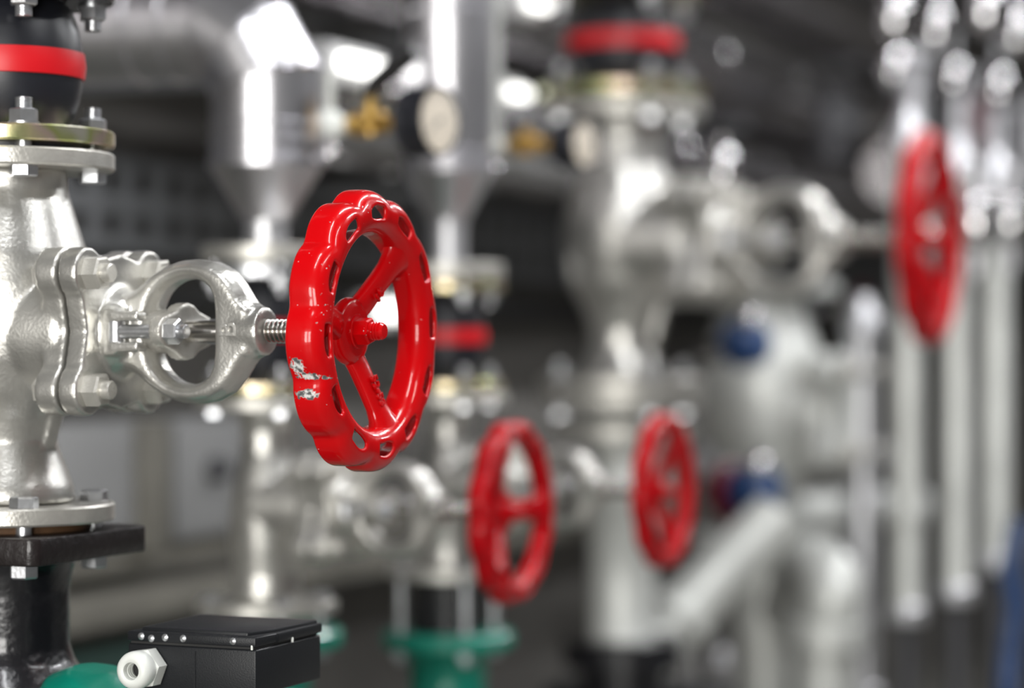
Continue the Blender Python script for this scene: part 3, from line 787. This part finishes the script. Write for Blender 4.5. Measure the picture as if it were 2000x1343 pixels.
# a strip with two rows of oblong holes, standing on edge
n = int(L_/st)
ys = []
for k in range(n):
    y0 = k*st; ys += [y0, y0+.030, y0+.078]
zsx = [0, .030, .066, .100, .136, hz]
gv = [[bm.verts.new((0, y, z)) for z in zsx] for y in ys]
for i in range(len(ys)-1):
    for j in range(5):
        if i % 3 == 1 and j in (1, 3): continue
        bm.faces.new((gv[i][j], gv[i+1][j], gv[i+1][j+1], gv[i][j+1]))
r_ = bmesh.ops.solidify(bm, geom=bm.faces[:], thickness=.003)
obj('side_strip', bm, M['tray'], t)
bm = bmesh.new(); box(bm, (-.045, L_/2, .004), .09, L_, .006); box(bm, (-.045, L_/2, hz-.004), .09, L_, .006); obj('folded_edge', bm, M['tray'], t)

def rail(name, label, cat, u, v0, v1, z, h, d, m):
    bm = bmesh.new(); box(bm, (0, (v1-v0)/2, 0), d, v1-v0, h); me = bevelled(bm, name, .006, 2)
    o = obj(name, me, m); o.location = uv(u, v0, ZC+z); o.rotation_euler = (0, 0, RZ); return tag(o, label, cat)
rail('steel_beam', 'beige grey steel beam along the wall behind the black pipe, upper one', 'beam', -2.10, 1.2, 7.5, -.335, .055, .10, M['beam'])
rail('steel_beam', 'beige grey steel beam along the wall, directly below the upper beam', 'beam', -2.06, 1.2, 7.5, -.410, .050, .10, M['beam'])
rail('green_channel', 'dark green painted channel along the wall at the lower left', 'beam', -2.02, 1.2, 3.75, -.495, .060, .10, M['dgreen'])
rail('cable_duct', 'black cable duct along the wall under the perforated tray', 'cable duct', -2.18, .8, 9.8, .075, .05, .08, M['ink'])

t = thing('control_cabinet', 'grey wall cabinet with a dark round knob behind the nearest valve', 'cabinet', upoint(305, 920, -2.03) - Z*.15, RZ)
bm = bmesh.new(); box(bm, (-.08, .03, .13), .14, .60, .20); obj('cabinet_body', bevelled(bm, 'cabinet_body', .006), M['panel'], t)
bm = bmesh.new(); box(bm, (-.004, .19, .13), .012, .27, .185); obj('door', bevelled(bm, 'door', .004), M['panel'], t)
bm = bmesh.new(); cyl(bm, (0, .175, .145), (.03, .175, .145), .022, .019, 32, .003); obj('knob', bm, M['knob'], t)
bm = bmesh.new(); box(bm, (-.003, -.01, .13), .03, .075, .205); obj('door_post', bevelled(bm, 'door_post', .004), M['beam'], t)

# glowing blocks added in place of bright reflections on the pipework
def glint_block(label, c, lu, lv, lz, round_=False):
    t = thing('glint_block', label, 'lamp', c, RZ)
    bm = bmesh.new(); box(bm, (-.02, 0, 0), .04, lv+.03, lz+.03); obj('housing', bevelled(bm, 'housing', .004), M['lampbody'], t)
    bm = bmesh.new(); box(bm, (.012, 0, 0), .024, lv, lz); obj('glow_face', bevelled(bm, 'glow_face', .008, 3), M['glow'], t)
    bm = bmesh.new(); dd = c.dot(U)-U0-.04; box(bm, (-.04-dd/2, 0, -.01), dd, .03, .015); obj('arm', bm, M['tray'], t)
glint_block('glowing white slanted block added as a bright reflection behind the black lever', upoint(700, 131, -1.45), 0, .135, .024)
glint_block('glowing oval white block added as a bright reflection, right of the bright upright tube', upoint(1002, 182, -1.70), 0, .07, .020)
glint_block('glowing block added as a bright reflection at the top edge, left of the large red band', upoint(1040, 10, -1.60), 0, .07, .015)
glint_block('small glowing white block added as a bright metal glint, seen through the nearest red handwheel', upoint(755, 608, -1.98), 0, .075, .028)

# ceiling lamps
for i, (u_, v_) in enumerate(LAMPS):
    t = thing('ceiling_lamp', 'long white tube lamp hanging under the ceiling', 'lamp', uv(u_, v_, H-.12), RZ, 'tube lamps under the ceiling')
    bm = bmesh.new(); box(bm, (0, 0, .03), .20, 1.45, .05); obj('housing', bevelled(bm, 'housing', .006), M['lampbody'], t)
    bm = bmesh.new(); box(bm, (0, 0, .085), .03, .9, .07); obj('mount', bm, M['lampbody'], t)

# ------------------------------------------------------------------ below and right of the big valve
def pale_pipe(name, label, cat, pts, r, m, part='pipe_run', bands=()):
    o0 = Vector(pts[0]); t = thing(name, label, cat, o0, 0)
    pp = smooth_path([Vector(p)-o0 for p in pts], 8) if len(pts) > 2 else [Vector(p)-o0 for p in pts]
    bm = bmesh.new(); tube(bm, pp, r, 40); obj(part, bm, m, t)
    for (i, w_, g) in bands:
        j = int(i*(len(pp)-1)); j = min(max(j, 0), len(pp)-2); d = (pp[j+1]-pp[j]).normalized(); c = pp[j].lerp(pp[j+1], i*(len(pp)-1)-j)
        bm = bmesh.new(); lathe(bm, [(r*.9, -w_/2), (r+g-.002, -w_/2), (r+g, -w_/2+.002), (r+g, w_/2-.002), (r+g-.002, w_/2), (r*.9, w_/2)], c, d, 40); obj('coupling', bm, m, t)
    return t
# lower column 4
b4 = P4 - Z*(1.8*.1445)
t = thing('flanged_spool_pipe', 'pale grey flanged pipe going down under the large silver valve', 'pipe', Vector((b4.x, b4.y, 0)), RZ)
z = b4.z
obj('flange', pipe_flange_mesh(.05, .145, .026), M['castflange'], t, (0, 0, z-.030))
bm = bmesh.new(); lathe(bm, [(.078, z-.03), (.066, z-.05), (.064, z-.11), (.085, z-.15), (.085, z-.175), (.060, z-.21), (.057, z-.44), (.060, z-.445)], segs=48); obj('pipe_run', bm, M['paleclad'], t)
obj('flange', pipe_flange_mesh(.04, .125, .026), M['castflange'], t, (0, 0, z-.085))
obj('flange', pipe_flange_mesh(.04, .105, .05), M['blackiron'], t, (0, 0, z-.49))
bm = bmesh.new(); cyl(bm, (0, 0, 0), (0, 0, z-.49), .075, .075, 40); obj('lower_pipe', bm, M['blackiron'], t)
fb = flange_bolt_mesh(0, -.065, .014, r=.011, af=.034); fb.materials.append(M['zinc'])
for a in (-1, 1):
    for b in (-1, 1): obj('flange_bolt', fb, M['zinc'], t, (a*.085, b*.085, z+.025))

pale_pipe('slanting_pipe', 'pale pipe slanting up to the right below the right low handwheel', 'pipe', [at(1255, 1290, 4.55), at(1390, 1140, 4.60), at(1520, 1010, 4.65)], .055, M['paleclad'], bands=((.28, .03, .014),))

# pale check valve, no wheel
P5 = at(1490, 800, 5.2)
t = thing('check_valve', 'pale rounded valve body without handwheel, far back right of the low handwheels', 'valve', P5, RZ, None, 2.0)
obj('valve_body', remat(BODY_A, M['paleclad']), M['paleclad'], t)
f = remat(pipe_flange_mesh(.030, .0815, .0135), M['paleclad']); obj('flange', f, M['paleclad'], t, (0, 0, .1235)); obj('flange', f, M['paleclad'], t, (0, 0, -.1445))
bm = bmesh.new(); lobed_plate(bm, .0865, .100); obj('cover', bake(bm, 'cover', .003, 3), M['paleclad'], t)
for a in (-1, 1):
    for b in (-1, 1): obj('cover_bolt', CBOLT, M['castflange'], t, (0, a*.043, b*.043))
pale_pipe('riser_pipe', 'pale riser pipe below the far valve body without handwheel', 'pipe', [Vector((P5.x, P5.y, .02)), P5-Z*.29], .070, M['paleclad'])

# pale elbows far right bottom
pale_pipe('elbow_pipe', 'pale bulging pipe elbow between the slanting pipe and the upright tubes', 'pipe', [at(1545, 1190, 5.1), at(1590, 1115, 4.9), at(1625, 1150, 4.8), at(1612, 1240, 4.8), at(1600, 1500, 4.8)], .064, M['paleclad'], bands=((.75, .05, .02),))
pale_pipe('level_pipe', 'grey level pipe behind the upright tubes at mid right', 'pipe', [at(1360, 905, 6.2), at(1760, 890, 6.9)], .042, M['galv'])
pale_pipe('level_pipe', 'grey level pipe just below the other one, left of the upright tubes', 'pipe', [at(1420, 1010, 6.0), at(1790, 985, 6.6)], .050, M['paleclad'])

# upright tubes at right
ups = [(1685, 660, 1343, 5.2, .032, 'dull grey upright tube, leftmost of the four at the right edge', 'galv', ((.52, .05, .008),)),
       (1771, 300, 1183, 4.75, .0300, 'bright upright tube directly below the tall red handwheel', 'paleclad', ((.20, .03, .005),)),
       (1868, 350, 1145, 4.85, .0300, 'upright tube right of the one below the tall red handwheel', 'paleclad', ()),
       (1945, 375, 1085, 4.95, .0300, 'upright tube nearest the right edge of the picture', 'paleclad', ())]
for (px, y0, y1, Y, r, lab, m, bd) in ups:
    a = at(px, y1, Y); b = at(px, y0, Y)
    t = pale_pipe('upright_tube', lab, 'pipe', [a, b], r, M[m], bands=bd)
    bm = bmesh.new(); cyl(bm, (0, 0, -.004), (0, 0, -(a.z)), r*.62, r*.62, 24); obj('lower_leg', bm, M['knob'], t)
    bm = bmesh.new(); lathe(bm, [(r*1.25, -.03), (r*1.3, -.025), (r*1.3, .0), (r*1.05, .006)], segs=32); obj('end_collar', bm, M['galv'], t)
    hh = b.z-a.z
    bm = bmesh.new(); lathe(bm, [(r, 0), (r*1.35, .006), (r*1.35, .04), (r*.7, .07), (r*.5, .09)], (0, 0, hh), (0, 0, 1), 32); obj('top_cap', bm, M['galv'], t)

for px, y0, y1, Y, r, lab in ((1905, 385, 478, 4.6, .036, 'large bright chrome coupling right of the tall red handwheel rim'),
                              (1972, 395, 470, 4.8, .034, 'bright chrome coupling at the right edge, level with the tall red handwheel'),
                              (1811, 395, 465, 4.9, .028, 'bright chrome coupling seen through the tall red handwheel')):
    a = at(px, y1, Y); b = at(px, y0, Y); h = b.z-a.z
    t = thing('chrome_coupling', lab, 'fitting', a, RZ)
    bm = bmesh.new(); lathe(bm, [(r*.5, -.01), (r*.9, -.004), (r, .004), (r, h-.004), (r*.9, h+.004), (r*.5, h+.01)], segs=40); obj('sleeve', bm, M['chrome'], t)
    bm = bmesh.new(); cyl(bm, (0, 0, -.06), (0, 0, -.006), r*.45, r*.45, 20); obj('nipple', bm, M['galv'], t); bm = bmesh.new(); cyl(bm, (0, 0, h+.006), (0, 0, h+.07), r*.45, r*.45, 20); obj('nipple', bm, M['galv'], t)

# manifold and small dark red wheels behind the tall handwheel
wall = at(1700, 250, 5.9)
t = thing('manifold_pipe', 'grey manifold pipe crossing behind the tall red handwheel', 'pipe', at(1745, 335, 5.7), RZ)
bm = bmesh.new(); cyl(bm, (0, 0, 0), (0, 2.6, 0), .075, .075, 48); obj('pipe_run', bm, M['darkclad'], t)
for k in range(5):
    bm = bmesh.new(); cyl(bm, (0, .2+k*.5, .06), (0, .2+k*.5, .30), .028, .028, 24); lathe(bm, [(.03, .28), (.055, .285), (.055, .31), (.03, .315)], (0, .2+k*.5, 0), (0, 0, 1), 24); obj('branch', bm, M['galv'], t)
def small_wheel(label, p, r, m, stemlen=.10, tilt=0., group=None):
    t = thing('stop_valve', label, 'valve', p, RZ, group)
    bm = bmesh.new(); pts = [(0, r*math.cos(2*PI*k/40), r*math.sin(2*PI*k/40)) for k in range(40)]
    NT = 40; rings = []
    for k in range(NT):
        a = 2*PI*k/NT; rr = r*(1+.05*math.cos(6*a)); c = Vector((0, rr*math.cos(a), rr*math.sin(a))); n_ = c.normalized()
        rings.append([c + (n_*math.cos(2*PI*j/12)+Vector((1, 0, 0))*math.sin(2*PI*j/12))*r*.15 for j in range(12)])
    rings.append(rings[0]); loft(bm, rings, False)
    for k in range(3): a = 2*PI*k/3+.4; cyl(bm, (0, 0, 0), (0, r*math.cos(a), r*math.sin(a)), r*.12, r*.12, 10)
    cyl(bm, (-r*.2, 0, 0), (r*.2, 0, 0), r*.28, r*.22, 16)
    obj('small_handwheel', bm, m, t)
    bm = bmesh.new(); cyl(bm, (-stemlen, 0, 0), (-.005, 0, 0), .009, .009, 16); obj('stem', bm, M['steel'], t)
    bm = bmesh.new(); lathe(bm, [(.045, -stemlen-.12), (.05, -stemlen-.10), (.04, -stemlen-.05), (.03, -stemlen-.04), (.025, -stemlen)], (0, 0, 0), (1, 0, 0), 24)
    lathe(bm, [(.06, -.09), (.06, -.075), (.04, -.07), (.045, 0), (.04, .07), (.06, .075), (.06, .09)], (-stemlen-.09, 0, 0), (0, 0, 1), 24)
    obj('valve_body', bm, M['knob'], t)
    return t
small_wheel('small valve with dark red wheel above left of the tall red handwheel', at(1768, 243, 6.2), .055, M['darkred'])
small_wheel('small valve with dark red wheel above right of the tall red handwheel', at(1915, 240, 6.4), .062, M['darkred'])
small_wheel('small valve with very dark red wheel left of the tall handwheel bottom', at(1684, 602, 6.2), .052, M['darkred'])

# blue capped items far back
def blue_cap(label, p, r, h, red=False):
    t = thing('actuator_valve', label, 'valve', p, RZ)
    bm = bmesh.new(); lathe(bm, [(r*.55, -h*.5), (r*.95, -h*.42), (r, -h*.1), (r*.98, h*.25), (r*.7, h*.42), (r*.3, h*.48)], (0, 0, 0), (1, -.35, .25), 32); obj('blue_cap', bm, M['blue'], t)
    bm = bmesh.new(); lathe(bm, [(r*.5, -h*1.5), (r*.5, -h*.5)], (0, 0, 0), (1, -.35, .25), 24); obj('neck', bm, M['chrome'], t)
    bm = bmesh.new(); bmesh.ops.create_icosphere(bm, subdivisions=3, radius=r*.42, matrix=Matrix.Translation((r*.25, -r*.6, r*.95))); obj('chrome_knob', bm, M['chrome'], t)
    if red:
        bm = bmesh.new(); lathe(bm, [(r*.8, -h*.95), (r*1.25, -h*.9), (r*1.25, -h*.62), (r*.8, -h*.55)], (0, 0, 0), (1, -.35, .25), 32); obj('red_ring', bm, M['darkred'], t)
blue_cap('dark blue capped valve under the ring of the large yoke', at(1462, 668, 4.85), .050, .08)
blue_cap('blue capped valve with a red ring, right of the farther low handwheel', at(1480, 955, 4.75), .052, .085, True)

# blue hose
pale_pipe('blue_hose', 'blue hose hanging down at the right edge of the picture', 'hose', [at(1992, 1015, 4.4), at(1974, 1110, 4.4), at(1984, 1190, 4.4), at(1972, 1280, 4.4), at(1966, 1420, 4.4), Vector((.92, 4.5, .03))], .020, M['blue'], 'hose')

# bits of bright fittings, lower right and upper right
def fitting(name, label, cat, p, r, m, ax=(0, 0, 1), down=None):
    t = thing(name, label, cat, p, RZ)
    bm = bmesh.new(); lathe(bm, [(r*.5, -r*1.3), (r*.95, -r), (r, -r*.2), (r*.9, r*.4), (r*.55, r*.9), (r*.2, r*1.05)], (0, 0, 0), ax, 24); obj('cap', bm, M[m], t)
    L_ = down if down else .12
    bm = bmesh.new(); a_ = Vector(ax).normalized(); cyl(bm, -a_*r*1.2, -a_*L_, r*.45, r*.45, 16); obj('fitting_neck', bm, M['galv'], t)
fitting('vent_cap', 'small bright cap low down right of the pale upright pipe, upper of two', 'fitting', at(1350, 1243, 4.9), .024, 'chrome', (0, -.3, 1), .35)
fitting('vent_cap', 'small bright cap low down right of the pale upright pipe, lower of two', 'fitting', at(1325, 1290, 4.8), .024, 'chrome', (0, -.3, 1), .3)
fitting('vent_cap', 'dim bluish cap beside the two small bright caps at the bottom', 'fitting', at(1408, 1290, 5.0), .030, 'galv', (0, -.3, 1), .3)
# black valve actuator at the bottom middle-right
t = thing('black_actuator', 'black motor housing at the bottom edge under the pale upright pipe', 'actuator', at(1250, 1400, 4.5), RZ)
bm = bmesh.new(); box(bm, (0, 0, 0), .34, .16, .12); obj('housing', bevelled(bm, 'housing', .02, 3), M['plastic'], t)
bm = bmesh.new(); cyl(bm, (0, 0, -.05), (0, 0, -t.location.z), .04, .04, 24); obj('stand', bm, M['blackiron'], t)
# chrome air vents hanging at the upper right
vents = [(1748, 25, 5.0, .030), (1828, 50, 5.1, .026), (1925, 10, 5.0, .032), (1985, 60, 5.3, .028), (1862, 150, 5.6, .024), (1745, 130, 5.7, .028), (1950, 170, 5.8, .026), (1930, 330, 5.4, .022), (1412, 330, 4.6, .026)]
names = ['bright bottle shaped air vent at the top right, leftmost of the row at the edge', 'bright air vent beside the leftmost one at the top right', 'bright air vent at the top right, above the right dark red wheel',
         'bright air vent in the very top right corner', 'dim air vent under the row at the top right, above the tall red handwheel', 'dim air vent directly above the left dark red wheel', 'dim air vent near the right edge, above the right dark red wheel',
         'small air vent just right of the top of the tall red handwheel', 'small bright vent on top of the large silver bonnet']
for (px, py, Y, r), lab in zip(vents, names):
    p = at(px, py, Y); t = thing('air_vent', lab, 'air vent', p, RZ)
    bm = bmesh.new(); lathe(bm, [(r*.3, -r*1.9), (r*.8, -r*1.6), (r, -r), (r, r*.9), (r*.75, r*1.4), (r*.35, r*1.7), (r*.35, r*2.3)], segs=24); obj('vent_body', bm, M['chrome'], t)
    if lab.startswith('small bright vent on'):
        bm = bmesh.new(); cyl(bm, (0, 0, -r*1.8), (0, 0, -.10), r*.3, r*.3, 12); obj('vent_stem', bm, M['galv'], t)
    else:
        bm = bmesh.new(); cyl(bm, (0, 0, r*2.2), (0, 0, r*2.2+.05), r*.35, r*.35, 12); obj('drop_pipe', bm, M['galv'], t)
